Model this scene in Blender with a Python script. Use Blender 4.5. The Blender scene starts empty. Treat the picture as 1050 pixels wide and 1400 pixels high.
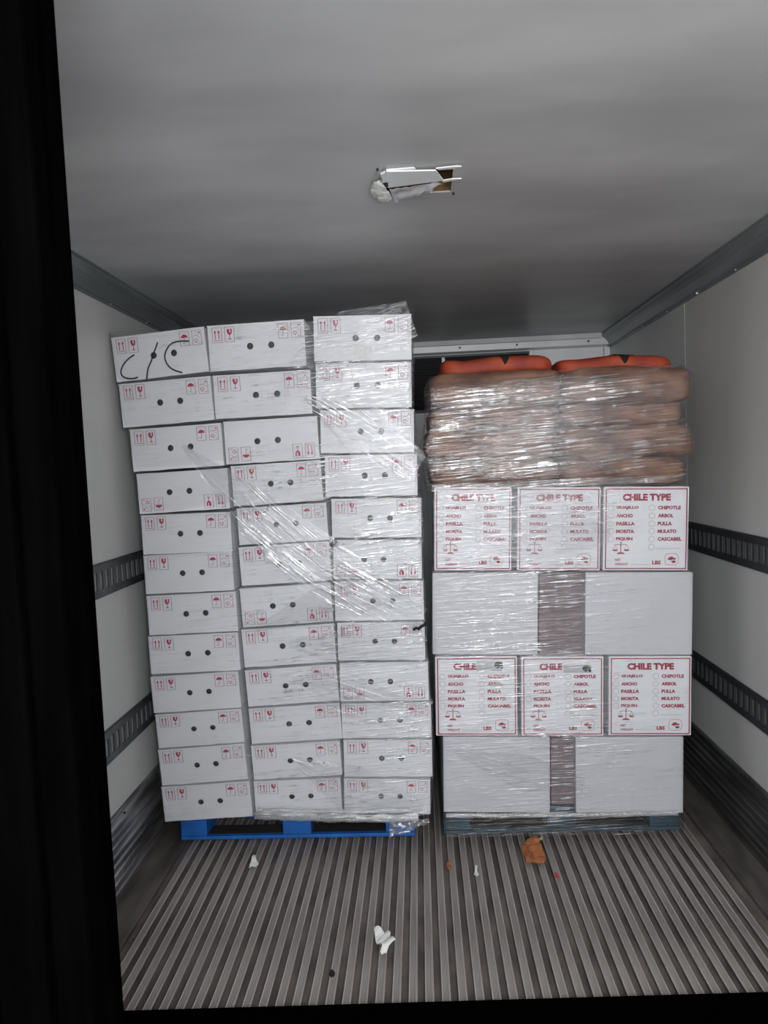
import bpy, bmesh, math, random
from mathutils import Vector, Matrix, noise
random.seed(7)
D = bpy.data
SC = bpy.context.scene
COL = SC.collection
# ------------------------------------------------------------------ camera
F = 1010.0; VPX, VPY = 572.0, 633.0; ROLL = math.radians(2.5)
n_ = Vector(((VPX-525)/F, (700-VPY)/F, -1)).normalized()
x_ = Vector((math.cos(ROLL), math.sin(ROLL), 0)); x_ = (x_ - n_*n_.dot(x_)).normalized()
z_ = x_.cross(n_)
RM = Matrix((x_, n_, z_))                      # camera axes -> world
CAM = Vector((0, 0, 1.62))
cd = D.cameras.new('camera'); cam = D.objects.new('camera', cd); COL.objects.link(cam)
cd.sensor_fit = 'VERTICAL'; cd.sensor_height = 36; cd.lens = F/1400*36; cd.clip_start = 0.02
cam.matrix_world = Matrix.Translation(CAM) @ RM.to_4x4()
SC.camera = cam
# ------------------------------------------------------------------ light
w = D.worlds.new('world'); SC.world = w; w.use_nodes = True
wn = w.node_tree.nodes; wl = w.node_tree.links; bg = wn['Background']
tc = wn.new('ShaderNodeTexCoord'); sx = wn.new('ShaderNodeSeparateXYZ'); rp = wn.new('ShaderNodeValToRGB')
wl.new(tc.outputs['Generated'], sx.inputs[0]); mr = wn.new('ShaderNodeMapRange')
mr.inputs[1].default_value = -1; mr.inputs[2].default_value = 1
wl.new(sx.outputs[2], mr.inputs[0]); wl.new(mr.outputs[0], rp.inputs[0])
rp.color_ramp.elements[0].position = 0.40; rp.color_ramp.elements[0].color = (0.80, 0.80, 0.79, 1)
rp.color_ramp.elements[1].position = 0.52; rp.color_ramp.elements[1].color = (0.92, 0.96, 1.0, 1)
wl.new(rp.outputs[0], bg.inputs[0]); bg.inputs[1].default_value = 2.75
SC.view_settings.view_transform = 'Standard'; SC.view_settings.look = 'None'
SC.view_settings.gamma = 1; SC.view_settings.use_curve_mapping = False
SC.view_settings.exposure = -0.42
# added fill light outside the open rear end: film glints, left stack
ld = D.lights.new('rear_fill', 'AREA'); ld.shape = 'RECTANGLE'; ld.size = .9; ld.size_y = .9; ld.energy = 92; ld.color = (.97, .98, 1.0)
lo = D.objects.new('rear_fill', ld); COL.objects.link(lo); lo.location = (.30, -.85, 1.95)
lo.rotation_euler = (Vector((-0.45, 3.0, 1.0))-Vector(lo.location)).to_track_quat('-Z', 'Y').to_euler()

def at(px, py, axis, val):
    d = RM @ Vector(((px-525)/F, (700-py)/F, -1))
    return CAM + d*((val-CAM[axis])/d[axis])

# ------------------------------------------------------------------ materials
def mat(name, col, rough=.6, metal=0, var=0.0, scale=(5, 5, 5), col2=None, bump=0.0, bscale=None, spec=.5, detail=4, ramp=(.35, .7)):
    m = D.materials.new(name); m.use_nodes = True
    nt = m.node_tree; N = nt.nodes; L = nt.links; b = N['Principled BSDF']
    b.inputs['Base Color'].default_value = (*col, 1); b.inputs['Roughness'].default_value = rough
    b.inputs['Metallic'].default_value = metal; b.inputs['Specular IOR Level'].default_value = spec
    t = N.new('ShaderNodeTexCoord')
    if col2 or var:
        mp = N.new('ShaderNodeMapping'); mp.inputs['Scale'].default_value = scale
        nz = N.new('ShaderNodeTexNoise'); nz.inputs['Detail'].default_value = detail; nz.inputs['Scale'].default_value = 1
        L.new(t.outputs['Object'], mp.inputs[0]); L.new(mp.outputs[0], nz.inputs[0])
        r = N.new('ShaderNodeValToRGB'); r.color_ramp.elements[0].position = ramp[0]; r.color_ramp.elements[1].position = ramp[1]
        c2 = col2 or tuple(c*(1-var) for c in col)
        r.color_ramp.elements[0].color = (*c2, 1); r.color_ramp.elements[1].color = (*col, 1)
        L.new(nz.outputs[0], r.inputs[0]); L.new(r.outputs[0], b.inputs['Base Color'])
    if bump:
        mp = N.new('ShaderNodeMapping'); mp.inputs['Scale'].default_value = bscale or (40, 40, 40)
        nz = N.new('ShaderNodeTexNoise'); nz.inputs['Detail'].default_value = 3; nz.inputs['Scale'].default_value = 1
        L.new(t.outputs['Object'], mp.inputs[0]); L.new(mp.outputs[0], nz.inputs[0])
        bp = N.new('ShaderNodeBump'); bp.inputs['Strength'].default_value = bump; bp.inputs['Distance'].default_value = .01
        L.new(nz.outputs[0], bp.inputs['Height']); L.new(bp.outputs[0], b.inputs['Normal'])
    return m

M = {}
M['ceiling'] = mat('ceiling_frp', (.60, .60, .605), .38, col2=(.43, .43, .44), scale=(1.3, 3.0, 1), bump=.05, bscale=(3, 9, 3))
M['wall'] = mat('wall_frp', (.66, .66, .64), .42, col2=(.54, .54, .525), scale=(1, 1.6, .5), bump=.04, bscale=(4, 4, 3))
M['cove'] = mat('cove_metal', (.36, .39, .40), .42, .5, var=.4, scale=(10, 1.2, 10))
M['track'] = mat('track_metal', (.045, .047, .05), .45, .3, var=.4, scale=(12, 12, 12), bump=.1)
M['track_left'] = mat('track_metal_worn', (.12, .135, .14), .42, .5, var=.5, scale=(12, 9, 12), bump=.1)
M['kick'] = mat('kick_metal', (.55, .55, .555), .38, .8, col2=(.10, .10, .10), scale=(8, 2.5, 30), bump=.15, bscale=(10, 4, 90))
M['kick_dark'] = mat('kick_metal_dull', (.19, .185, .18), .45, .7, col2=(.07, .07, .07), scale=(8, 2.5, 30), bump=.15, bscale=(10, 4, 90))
M['rib'] = mat('floor_rib_metal', (.36, .33, .31), .55, .25, col2=(.20, .18, .17), scale=(20, 2.2, 20), bump=.1, bscale=(300, 6, 10), detail=8)
M['rib_edge'] = mat('worn_rib_edge', (.58, .54, .52), .5, .25, col2=(.36, .33, .31), scale=(20, 3, 20))
M['groove'] = mat('floor_groove', (.21, .18, .165), .7, .1, col2=(.09, .075, .068), scale=(14, 5, 5), bump=.2, bscale=(60, 40, 40), detail=8)
M['strip'] = mat('floor_strip', (.20, .18, .165), .55, .3, col2=(.08, .072, .066), scale=(14, 3, 5), bump=.2, bscale=(30, 12, 40), detail=8)
M['black'] = mat('black_rubber', (.0012, .0012, .0012), .9, var=.5, scale=(30, 30, 3), bump=.3, bscale=(60, 60, 8), spec=.0)
M['trim'] = mat('white_trim', (.92, .93, .93), .35, .0, var=.15, scale=(3, 3, 3))
M['dark'] = mat('dark_void', (.01, .01, .011), .8)
M['darkmetal'] = mat('dark_grille', (.03, .032, .034), .45, .5)
M['carton'] = mat('white_carton', (.81, .82, .845), .55, var=.07, scale=(3, 3, 9), bump=.06, bscale=(4, 4, 12))
M['carton2'] = mat('white_carton_smooth', (.63, .63, .665), .5, var=.06, scale=(2, 2, 2), bump=.05, bscale=(3, 3, 5))
M['edge'] = mat('carton_edge', (.30, .30, .31), .8)
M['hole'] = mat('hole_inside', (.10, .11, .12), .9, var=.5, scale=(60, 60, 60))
M['red'] = mat('red_ink', (.46, .035, .085), .7)
M['frame'] = mat('thin_ink', (.36, .20, .22), .7)
M['maroon'] = mat('maroon_ink', (.36, .03, .065), .7)
M['marker'] = mat('black_marker', (.012, .012, .014), .5)
M['kraft'] = mat('kraft_sack', (.36, .20, .13), .75, col2=(.13, .06, .045), scale=(7, 7, 13), bump=.35, bscale=(14, 14, 30))
M['orange'] = mat('orange_sack', (.50, .08, .02), .65, col2=(.25, .028, .014), scale=(7, 7, 7), bump=.4, bscale=(18, 18, 18))
M['sackprint'] = mat('black_sack_print', (.008, .007, .007), .8)
M['blue'] = mat('blue_paint', (.012, .15, .52), .55, col2=(.008, .085, .33), scale=(9, 3, 9), bump=.25, bscale=(40, 6, 40))
M['under_shade'] = mat('pallet_shade_wood', (.022, .02, .019), .85, var=.5, scale=(20, 20, 20))  # shade under the pallets, put into the colour
M['teal'] = mat('teal_paint', (.012, .07, .11), .6, col2=(.02, .035, .042), scale=(9, 3, 9), bump=.25, bscale=(40, 6, 40))
M['gap_shade'] = mat('gap_shade_card', (.20, .15, .16), .8)  # shade between the blank cartons, put into the colour
M['foam'] = mat('brown_foam', (.33, .19, .075), .9, col2=(.14, .08, .04), scale=(25, 25, 25), bump=.6, bscale=(60, 60, 60))
M['paper'] = mat('tissue_paper', (.78, .78, .76), .8, bump=.3, bscale=(60, 60, 60))
M['whiteplastic'] = mat('white_plastic', (.86, .87, .87), .4)
M['leaf'] = mat('orange_scrap', (.52, .17, .05), .6, col2=(.26, .09, .03), scale=(30, 30, 30), bump=.3)
M['redbit'] = mat('red_scrap', (.5, .03, .03), .5)
M['tapegrey'] = mat('grey_sticker', (.50, .50, .52), .45)
M['greenbit'] = mat('pale_green_scrap', (.42, .44, .22), .7)

def film_mat(name, seed, base, dens, ang, centre, cw, rough=.22):
    """stretch film: clear sheet, creased layers catch the light; glare is also painted in"""
    m = D.materials.new(name); m.use_nodes = True
    nt = m.node_tree; N = nt.nodes; L = nt.links; N.clear()
    out = N.new('ShaderNodeOutputMaterial')
    uv = N.new('ShaderNodeTexCoord')
    def noise_(sc, rot, detail, dist=0.0, off=0):
        mp = N.new('ShaderNodeMapping'); mp.vector_type = 'TEXTURE'
        mp.inputs['Rotation'].default_value = (0, 0, rot)
        mp.inputs['Scale'].default_value = (1/sc[0], 1/sc[1], 1)
        mp.inputs['Location'].default_value = (seed*1.7+off, seed*.9+off, 0)
        nz = N.new('ShaderNodeTexNoise'); nz.noise_dimensions = '2D'
        nz.inputs['Scale'].default_value = 1; nz.inputs['Detail'].default_value = detail
        nz.inputs['Distortion'].default_value = dist
        L.new(uv.outputs['UV'], mp.inputs[0]); L.new(mp.outputs[0], nz.inputs[0])
        return nz.outputs[0]
    def mrange(v, a, b, c, d, smooth=True):
        q = N.new('ShaderNodeMapRange'); q.interpolation_type = 'SMOOTHSTEP' if smooth else 'LINEAR'
        q.inputs[1].default_value = a; q.inputs[2].default_value = b; q.inputs[3].default_value = c; q.inputs[4].default_value = d
        L.new(v, q.inputs[0]); return q.outputs[0]
    def math_(op, a, b):
        q = N.new('ShaderNodeMath'); q.operation = op
        for i, v in enumerate((a, b)):
            if isinstance(v, (int, float)): q.inputs[i].default_value = v
            else: L.new(v, q.inputs[i])
        return q.outputs[0]
    fine = noise_((2.4, 210), ang, 3, .3)
    mid = noise_((5.0, 85), ang*1.6, 4, .5, 3.3)
    cross = noise_((26, 7), ang, 2, .3, 7.7)
    blot = noise_((3.2, 5.5), ang, 3, .4, 11.1)
    s1 = mrange(fine, .56, .70, 0, 1); s2 = mrange(mid, .56, .70, 0, .9)
    st = math_('MAXIMUM', s1, s2)
    cm = mrange(cross, .42, .62, .25, 1)
    area = mrange(blot, .42, .66, 0, 1)
    # painted glare: streaks and haze strengthened round the given centre
    sp = N.new('ShaderNodeSeparateXYZ'); L.new(uv.outputs['UV'], sp.inputs[0])
    du = math_('ABSOLUTE', math_('SUBTRACT', sp.outputs[0], centre), 0)
    glare_core = mrange(du, 0, cw, 1, .12)
    area2 = math_('MULTIPLY', math_('ADD', math_('MULTIPLY', area, .8), .2), glare_core)
    fac = math_('MULTIPLY', math_('MULTIPLY', st, cm), math_('MULTIPLY', area2, dens))
    haze = math_('MULTIPLY', glare_core, base)
    tot = math_('MINIMUM', math_('ADD', fac, haze), .93)
    h = math_('ADD', math_('MULTIPLY', fine, .5), math_('ADD', mid, math_('MULTIPLY', blot, 1.5)))
    bp = N.new('ShaderNodeBump'); bp.inputs['Strength'].default_value = .8; bp.inputs['Distance'].default_value = .0045
    L.new(h, bp.inputs['Height'])
    pd = N.new('ShaderNodeBsdfTranslucent'); pd.inputs[0].default_value = (.9, .91, .93, 1)
    pe = N.new('ShaderNodeBsdfDiffuse'); pe.inputs[0].default_value = (.93, .94, .95, 1)
    pm = N.new('ShaderNodeMixShader'); pm.inputs[0].default_value = .8; L.new(pd.outputs[0], pm.inputs[1]); L.new(pe.outputs[0], pm.inputs[2])
    pg = N.new('ShaderNodeBsdfGlossy'); pg.inputs['Roughness'].default_value = rough; L.new(bp.outputs[0], pg.inputs['Normal'])
    pr = N.new('ShaderNodeMixShader'); pr.inputs[0].default_value = .6; L.new(pm.outputs[0], pr.inputs[1]); L.new(pg.outputs[0], pr.inputs[2])
    tr = N.new('ShaderNodeBsdfTransparent'); tr.inputs[0].default_value = (.965, .965, .97, 1)
    gl = N.new('ShaderNodeBsdfGlossy'); gl.inputs['Roughness'].default_value = .2
    L.new(bp.outputs[0], gl.inputs['Normal'])
    fr = N.new('ShaderNodeFresnel'); fr.inputs[0].default_value = 1.45; L.new(bp.outputs[0], fr.inputs['Normal'])
    m1 = N.new('ShaderNodeMixShader'); L.new(math_('MINIMUM', math_('MULTIPLY', fr.outputs[0], 1.2), .22), m1.inputs[0])
    L.new(tr.outputs[0], m1.inputs[1]); L.new(gl.outputs[0], m1.inputs[2])
    m2 = N.new('ShaderNodeMixShader'); L.new(tot, m2.inputs[0]); L.new(m1.outputs[0], m2.inputs[1]); L.new(pr.outputs[0], m2.inputs[2])
    L.new(m2.outputs[0], out.inputs[0])
    return m
M['film_left'] = film_mat('stretch_film_left', 1, .06, 1.7, .06, 1.98, .70)
M['film_band'] = film_mat('stretch_film_band', 5, .04, 1.9, 0.0, .9, 2.4)
M['film_right'] = film_mat('stretch_film_right', 3, .05, 1.35, .03, 1.03, .52)
M['film_rightup'] = film_mat('stretch_film_sacks', 8, .09, 2.4, .05, 1.06, .66)
M['film_roll'] = film_mat('stretch_film_hem', 12, .35, .9, .05, 1.5, 2.0)

# ------------------------------------------------------------------ mesh helpers
def link_mesh(name, bm, m, parent=None, smooth=False, uv=None):
    me = D.meshes.new(name); bm.to_mesh(me); bm.free()
    for mm in (m if isinstance(m, (list, tuple)) else [m]): me.materials.append(mm)
    if smooth:
        for p in me.polygons: p.use_smooth = True
    o = D.objects.new(name, me); COL.objects.link(o)
    if parent: o.parent = parent
    return o
def inst(o, parent=None, loc=None, rot=None):
    c = o.copy(); COL.objects.link(c); c.parent = parent
    if loc is not None: c.location = loc
    if rot is not None: c.rotation_euler = rot
    return c
def tag(o, label, cat, group=None, kind=None):
    o['label'] = label; o['category'] = cat
    if group: o['group'] = group
    if kind: o['kind'] = kind
    return o
def empty(name, loc, rot=(0, 0, 0)):
    o = D.objects.new(name, None); COL.objects.link(o); o.location = loc; o.rotation_euler = rot
    o.empty_display_size = .05
    return o
def box(bm, x0, x1, y0, y1, z0, z1, mi=0, bev=0):
    vs = [bm.verts.new(p) for p in ((x0,y0,z0),(x1,y0,z0),(x1,y1,z0),(x0,y1,z0),(x0,y0,z1),(x1,y0,z1),(x1,y1,z1),(x0,y1,z1))]
    fs = [bm.faces.new([vs[i] for i in q]) for q in ((0,3,2,1),(4,5,6,7),(0,1,5,4),(1,2,6,5),(2,3,7,6),(3,0,4,7))]
    for f in fs: f.material_index = mi
    if bev:
        es = list({e for f in fs for e in f.edges})
        bmesh.ops.bevel(bm, geom=es, offset=bev, segments=2, affect='EDGES', profile=.5)
    return vs
def extrude_profile(bm, pts, y0, y1, closed=True, mi=0):
    a = [bm.verts.new((x, y0, z)) for x, z in pts]; b = [bm.verts.new((x, y1, z)) for x, z in pts]
    n = len(pts)
    for i in range(n if closed else n-1):
        j = (i+1) % n
        f = bm.faces.new((a[i], a[j], b[j], b[i])); f.material_index = mi
    if closed:
        bm.faces.new(a[::-1]); bm.faces.new(b)
def flat_poly(bm, pts, y=0.0, th=.0006, mi=0):
    """a polygon in the XZ plane, a thin solid towards -Y"""
    a = [bm.verts.new((x, y-th, z)) for x, z in pts]
    b = [bm.verts.new((x, y, z)) for x, z in pts]
    n = len(pts)
    area = sum(pts[i][0]*pts[(i+1) % n][1]-pts[(i+1) % n][0]*pts[i][1] for i in range(n))
    if area < 0: a.reverse(); b.reverse()
    f = bm.faces.new(a); f.material_index = mi
    for i in range(n):
        j = (i+1) % n
        g = bm.faces.new((a[j], a[i], b[i], b[j])); g.material_index = mi
def stroke(bm, pts, wd, y=0.0, th=.0006, closed=False, mi=0):
    P = [Vector((p[0], p[1])) for p in pts]; n = len(P); L_ = []; R_ = []
    for i in range(n):
        if closed: d = P[(i+1) % n]-P[i-1]
        else: d = P[min(i+1, n-1)]-P[max(i-1, 0)]
        d.normalize(); nn = Vector((-d.y, d.x))
        k = wd/2
        if 0 < i < n-1 or closed:
            d1 = (P[i]-P[i-1]).normalized(); c = max(.5, abs(d1.dot(d))); k /= c
        L_.append(P[i]+nn*k); R_.append(P[i]-nn*k)
    lv = [bm.verts.new((p.x, y-th, p.y)) for p in L_]; rv = [bm.verts.new((p.x, y-th, p.y)) for p in R_]
    for i in range(n if closed else n-1):
        j = (i+1) % n
        f = bm.faces.new((rv[i], rv[j], lv[j], lv[i])); f.material_index = mi
def circle_pts(cx, cz, r, n=14, a0=0, a1=2*math.pi):
    full = abs(a1-a0-2*math.pi) < 1e-6
    k = n if full else n+1
    return [(cx+r*math.cos(a0+(a1-a0)*i/n), cz+r*math.sin(a0+(a1-a0)*i/n)) for i in range(k)]
def text_into(bm, s, x0, x1, zc, h, bold=.03, mi=0, y=0.0):
    cu = D.curves.new('t', 'FONT'); cu.body = s; cu.size = 1; cu.offset = bold; cu.resolution_u = 2
    o = D.objects.new('t', cu); COL.objects.link(o)
    bpy.context.view_layer.update()
    me = D.meshes.new_from_object(o.evaluated_get(bpy.context.evaluated_depsgraph_get()))
    xs = [v.co.x for v in me.vertices]; ys = [v.co.y for v in me.vertices]
    a, b, c, d = min(xs), max(xs), min(ys), max(ys)
    for v in me.vertices:
        v.co = Vector((x0+(v.co.x-a)/(b-a)*(x1-x0), y-.0006, zc-h/2+(v.co.y-c)/(d-c)*h))
    n0 = len(bm.faces); bm.from_mesh(me); bm.faces.ensure_lookup_table()
    for f in bm.faces[n0:]: f.material_index = mi
    D.objects.remove(o); D.curves.remove(cu); D.meshes.remove(me)

# ------------------------------------------------------------------ the truck body
XL, XR, H, Y0, YB = -1.234, 1.275, 2.40, -0.6, 4.95
def struct(name, bm, m, parent=None, smooth=False):
    o = link_mesh(name, bm, m, parent, smooth)
    if not parent: o['kind'] = 'structure'
    return o
bm = bmesh.new(); box(bm, XL-.06, XR+.06, Y0, YB+.06, -.10, -.006); floor = struct('floor', bm, M['groove'])
# raised ribs: T profile with fine grooves in the top
RP = []
w2 = .0135; rh = .013
prof = [(-.004, -.006), (-.004, rh-.006), (-w2, rh-.005), (-w2, rh), (-w2+.0022, rh+.0012), (-w2+.0044, rh)]
for k in (-1, 0, 1):
    prof += [(k*.0058-.0020, rh), (k*.0058-.0008, rh+.0010), (k*.0058+.0008, rh+.0010), (k*.0058+.0020, rh)]
prof += [(w2-.0044, rh), (w2-.0022, rh+.0012), (w2, rh), (w2, rh-.005), (.004, rh-.006), (.004, -.006)]
pp = []
for p in prof:
    if not pp or abs(p[0]-pp[-1][0])+abs(p[1]-pp[-1][1]) > 1e-4: pp.append(p)
bm = bmesh.new(); extrude_profile(bm, pp[::-1], Y0, YB)
bmesh.ops.recalc_face_normals(bm, faces=bm.faces)
for f in bm.faces:
    c = f.calc_center_median()
    if c.z > rh-.001 and abs(c.x) > w2-.005 and len(f.verts) == 4: f.material_index = 1   # edges worn bright
x = -1.035; first = None; k = 0
while x < 1.11:
    if first is None:
        first = link_mesh('floor_rib', bm, [M['rib'], M['rib_edge']], floor); first.location = (x, 0, 0)
    else: inst(first, floor, (x, 0, 0))
    x += .0502
for s, (a, b) in enumerate(((XL, -1.082), (1.138, XR))):
    bm = bmesh.new(); box(bm, a, b, Y0, YB, -.006, .014, bev=.003)
    link_mesh('floor_edge_strip', bm, M['strip'], floor)
bm = bmesh.new()
# ceiling with a torn opening
hx0, hx1, hy0, hy1 = -.065, .125, 2.03, 2.205
box(bm, XL-.06, hx0, Y0, YB+.06, H, H+.004); box(bm, hx1, XR+.06, Y0, YB+.06, H, H+.004)
box(bm, hx0, hx1, Y0, hy0, H, H+.004); box(bm, hx0, hx1, hy1, YB+.06, H, H+.004)
box(bm, XL-.06, XR+.06, Y0, YB+.06, H+.075, H+.10)
ceiling = struct('ceiling', bm, M['ceiling'])
bm = bmesh.new()
box(bm, hx0-.03, hx0-.004, hy0-.03, hy1+.03, H+.004, H+.074); box(bm, hx1+.004, hx1+.03, hy0-.03, hy1+.03, H+.004, H+.074)
box(bm, hx0-.004, hx1+.004, hy0-.03, hy0-.004, H+.004, H+.074); box(bm, hx0-.004, hx1+.004, hy1+.004, hy1+.03, H+.004, H+.074)
box(bm, hx0-.004, hx1+.004, hy0-.004, hy1+.004, H+.055, H+.074)
link_mesh('insulation', bm, M['foam'], ceiling)
for nm, a, b in (('wall_left', XL-.06, XL), ('wall_right', XR, XR+.06)):
    bm = bmesh.new(); box(bm, a, b, Y0, YB+.06, -.1, H+.1); wl_ = struct(nm, bm, M['wall'])
    # joint covers between wall sheets
    for yj in (2.06, 3.60):
        bm = bmesh.new()
        xa, xb = (XL, XL+.001) if nm == 'wall_left' else (XR-.001, XR)
        box(bm, xa, xb, yj-.018, yj+.018, .33, H-.085, bev=.0004); link_mesh('joint_strip', bm, M['wall'], wl_)
bm = bmesh.new(); box(bm, XL, XR, YB, YB+.06, -.1, H+.1); wb = struct('wall_back', bm, M['trim'])
# back wall fittings: two sloped white trims, vent, panel
def trim_obj(name, pts, m, x0=XL, x1=XR, y=0):
    bm = bmesh.new()
    a = [bm.verts.new((x0, p[0], p[1])) for p in pts]; b = [bm.verts.new((x1, p[0], p[1])) for p in pts]
    n = len(pts)
    for i in range(n): bm.faces.new((a[i], a[(i+1) % n], b[(i+1) % n], b[i]))
    bm.faces.new(a[::-1]); bm.faces.new(b); bmesh.ops.recalc_face_normals(bm, faces=bm.faces)
    o = link_mesh(name, bm, m); o['kind'] = 'structure'; return o
trim_obj('trim_1', [(4.84, 2.399), (4.86, 2.372), (4.875, 2.372), (4.86, 2.399)], M['trim'], XL+.08, XR-.07)
t2 = trim_obj('trim_2', [(4.895, 2.388), (4.90, 2.335), (4.949, 2.325), (4.949, 2.388)], M['trim'])
for xx in (-.9, -.3, .30, .67, 1.13):
    bm = bmesh.new(); bmesh.ops.create_cone(bm, cap_ends=True, segments=10, radius1=.007, radius2=.005, depth=.004)
    s_ = link_mesh('screw', bm, M['darkmetal'], t2); s_.location = (xx, 4.8955, 2.358); s_.rotation_euler = (math.pi/2, 0, 0)
vent = empty('refrigeration_vent', (.10, 4.93, 1.95))
tag(vent, 'black slotted refrigeration vent high on the back wall above the sacks', 'vent')
bm = bmesh.new(); box(bm, -.33, .64, 0, .018, 0, .365); link_mesh('vent_back', bm, M['dark'], vent)
bm = bmesh.new()
for (a, b, c, d) in ((-.34, .65, .35, .365), (-.34, .65, 0, .015)): box(bm, a, b, -.03, 0, c, d)
for a in (-.34, .64): box(bm, a, a+.01, -.03, 0, .015, .35)
link_mesh('vent_frame', bm, M['darkmetal'], vent)
bmv = bmesh.new(); box(bmv, -.33, .64, -.028, -.004, 0, .004)
v0 = None
for i in range(8):
    if v0 is None: v0 = link_mesh('louvre', bmv, M['darkmetal'], vent); v0.location = (0, 0, .04); v0.rotation_euler = (.3, 0, 0)
    else: inst(v0, vent, (0, 0, .04+i*.04), (.3, 0, 0))
bm = bmesh.new(); box(bm, .08, .10, -.034, -.029, .015, .35); link_mesh('bracket', bm, M['kick'], vent)
bm = bmesh.new(); box(bm, .78, XR-.045, YB-.012, YB-.001, 1.2, 2.32, bev=.003)
o = link_mesh('trim_3', bm, M['trim']); o['kind'] = 'structure'
bm = bmesh.new(); box(bm, XR-.04, XR-.002, YB-.03, YB-.001, .3, 2.32, bev=.003)
o = link_mesh('trim_4', bm, M['trim']); o['kind'] = 'structure'

# cove rails along the ceiling corners
for nm, s, X, yend in (('trim_5', 1, XL, YB), ('trim_6', -1, XR, YB)):
    pts = [(X, H), (X+s*.078, H), (X+s*.078, H-.004), (X+s*.070, H-.004), (X+s*.070, H-.010), (X+s*.064, H-.016), (X+s*.044, H-.026), (X+s*.041, H-.032), (X+s*.036, H-.032), (X+s*.026, H-.046), (X+s*.014, H-.066), (X+s*.014, H-.074), (X+s*.006, H-.076), (X+s*.006, H-.088), (X, H-.088)]
    bm = bmesh.new(); extrude_profile(bm, pts, Y0, yend); bmesh.ops.recalc_face_normals(bm, faces=bm.faces)
    o = struct(nm, bm, M['cove'])
    for yy in [1.4+.4*i for i in range(9)]:
        bm = bmesh.new(); bmesh.ops.create_uvsphere(bm, u_segments=8, v_segments=5, radius=.005)
        r_ = link_mesh('rivet', bm, M['trim'] if random.random() < .2 else M['cove'], o); r_.location = (X+s*.010, yy, H-.082)
# kick plates: corrugated aluminium skirting
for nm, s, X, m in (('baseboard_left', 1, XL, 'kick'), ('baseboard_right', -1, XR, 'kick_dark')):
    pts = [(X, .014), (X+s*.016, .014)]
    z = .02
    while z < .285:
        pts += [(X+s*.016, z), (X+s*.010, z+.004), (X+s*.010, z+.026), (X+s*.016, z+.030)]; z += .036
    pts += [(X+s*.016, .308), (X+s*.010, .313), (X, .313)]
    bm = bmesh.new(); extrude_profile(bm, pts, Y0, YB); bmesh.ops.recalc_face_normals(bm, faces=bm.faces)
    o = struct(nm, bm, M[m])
    for yy in [1.0+.36*i for i in range(10)]:
        bm = bmesh.new(); bmesh.ops.create_uvsphere(bm, u_segments=8, v_segments=5, radius=.005)
        r_ = link_mesh('rivet', bm, M['dark'], o); r_.location = (X+s*.012, yy, .285)

# cargo tracks with real slots
def track(side, zc, label, m):
    X = XL if side == 'l' else XR; s = 1 if side == 'l' else -1
    root = empty('cargo_track', (X+s*.0015, 0, zc)); tag(root, label, 'cargo track', 'slotted cargo tracks on the walls')
    hh = .062; t = .009
    y0, y1 = .95, YB-.01
    def bx(bm, ya, yb, za, zb, ta=0, tb=t, bev=0):
        box(bm, *sorted((s*ta, s*tb)), ya, yb, za, zb, bev=bev)
    bm = bmesh.new(); bx(bm, y0, y1, .034, hh, .004, t, .0015); bx(bm, y0, y1, -hh, -.034, .004, t, .0015)
    bx(bm, y0, y1, .052, hh+.004, 0, .005); bx(bm, y0, y1, -hh-.004, -.052, 0, .005)
    link_mesh('track_flange', bm, m, root)
    bm = bmesh.new(); bx(bm, -.011, .011, -.036, .036, .003, t+.001, .0012)
    c0 = link_mesh('track_web', bm, m, root); c0.location = (0, y0, 0)
    n = int((y1-y0)/.0505)
    for i in range(1, n+1): inst(c0, root, (0, y0+i*.0505, 0))
    return root
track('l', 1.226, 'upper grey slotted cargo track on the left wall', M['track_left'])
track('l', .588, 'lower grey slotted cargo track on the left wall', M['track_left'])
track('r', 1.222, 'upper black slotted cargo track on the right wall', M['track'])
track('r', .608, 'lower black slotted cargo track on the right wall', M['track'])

# black door jamb and threshold
jamb = empty('door_jamb', (-.409, .80, 0)); tag(jamb, 'black upright door jamb filling the left edge, out of focus', 'door jamb')
bm = bmesh.new(); box(bm, XL+.409+.002, -.045, 0, .10, 0, H-.002, bev=.004); link_mesh('post', bm, M['black'], jamb)
bm = bmesh.new(); box(bm, -.045, 0, .012, .100, 0, H-.002, bev=.006); link_mesh('gasket', bm, M['black'], jamb)
for xx in (-.11, -.17, -.28):
    bm = bmesh.new(); box(bm, xx-.008, xx+.008, -.006, 0, .02, H-.02, bev=.0025); link_mesh('raised_bead', bm, M['black'], jamb)
for o in jamb.children: pass
mt = empty('threshold_mat', (0, 1.2, .024)); tag(mt, 'black threshold plate across the bottom, before the ribbed floor', 'threshold plate')
bm = bmesh.new()
vs = [(-1.21, -1.7), (1.25, -1.7), (1.25, .922), (-1.21, .85)]
a = [bm.verts.new((p[0], p[1], 0)) for p in vs]; b = [bm.verts.new((p[0], p[1], .012)) for p in vs]
bm.faces.new(a[::-1]); bm.faces.new(b)
for i in range(4): bm.faces.new((a[i], a[(i+1) % 4], b[(i+1) % 4], b[i]))
bmesh.ops.bevel(bm, geom=list(bm.edges), offset=.004, segments=2, affect='EDGES')
link_mesh('plate', bm, M['black'], mt)
bm = bmesh.new(); box(bm, -1.2, 1.24, .60, .612, .012, .018, bev=.002); link_mesh('raised_bead', bm, M['black'], mt)

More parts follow.
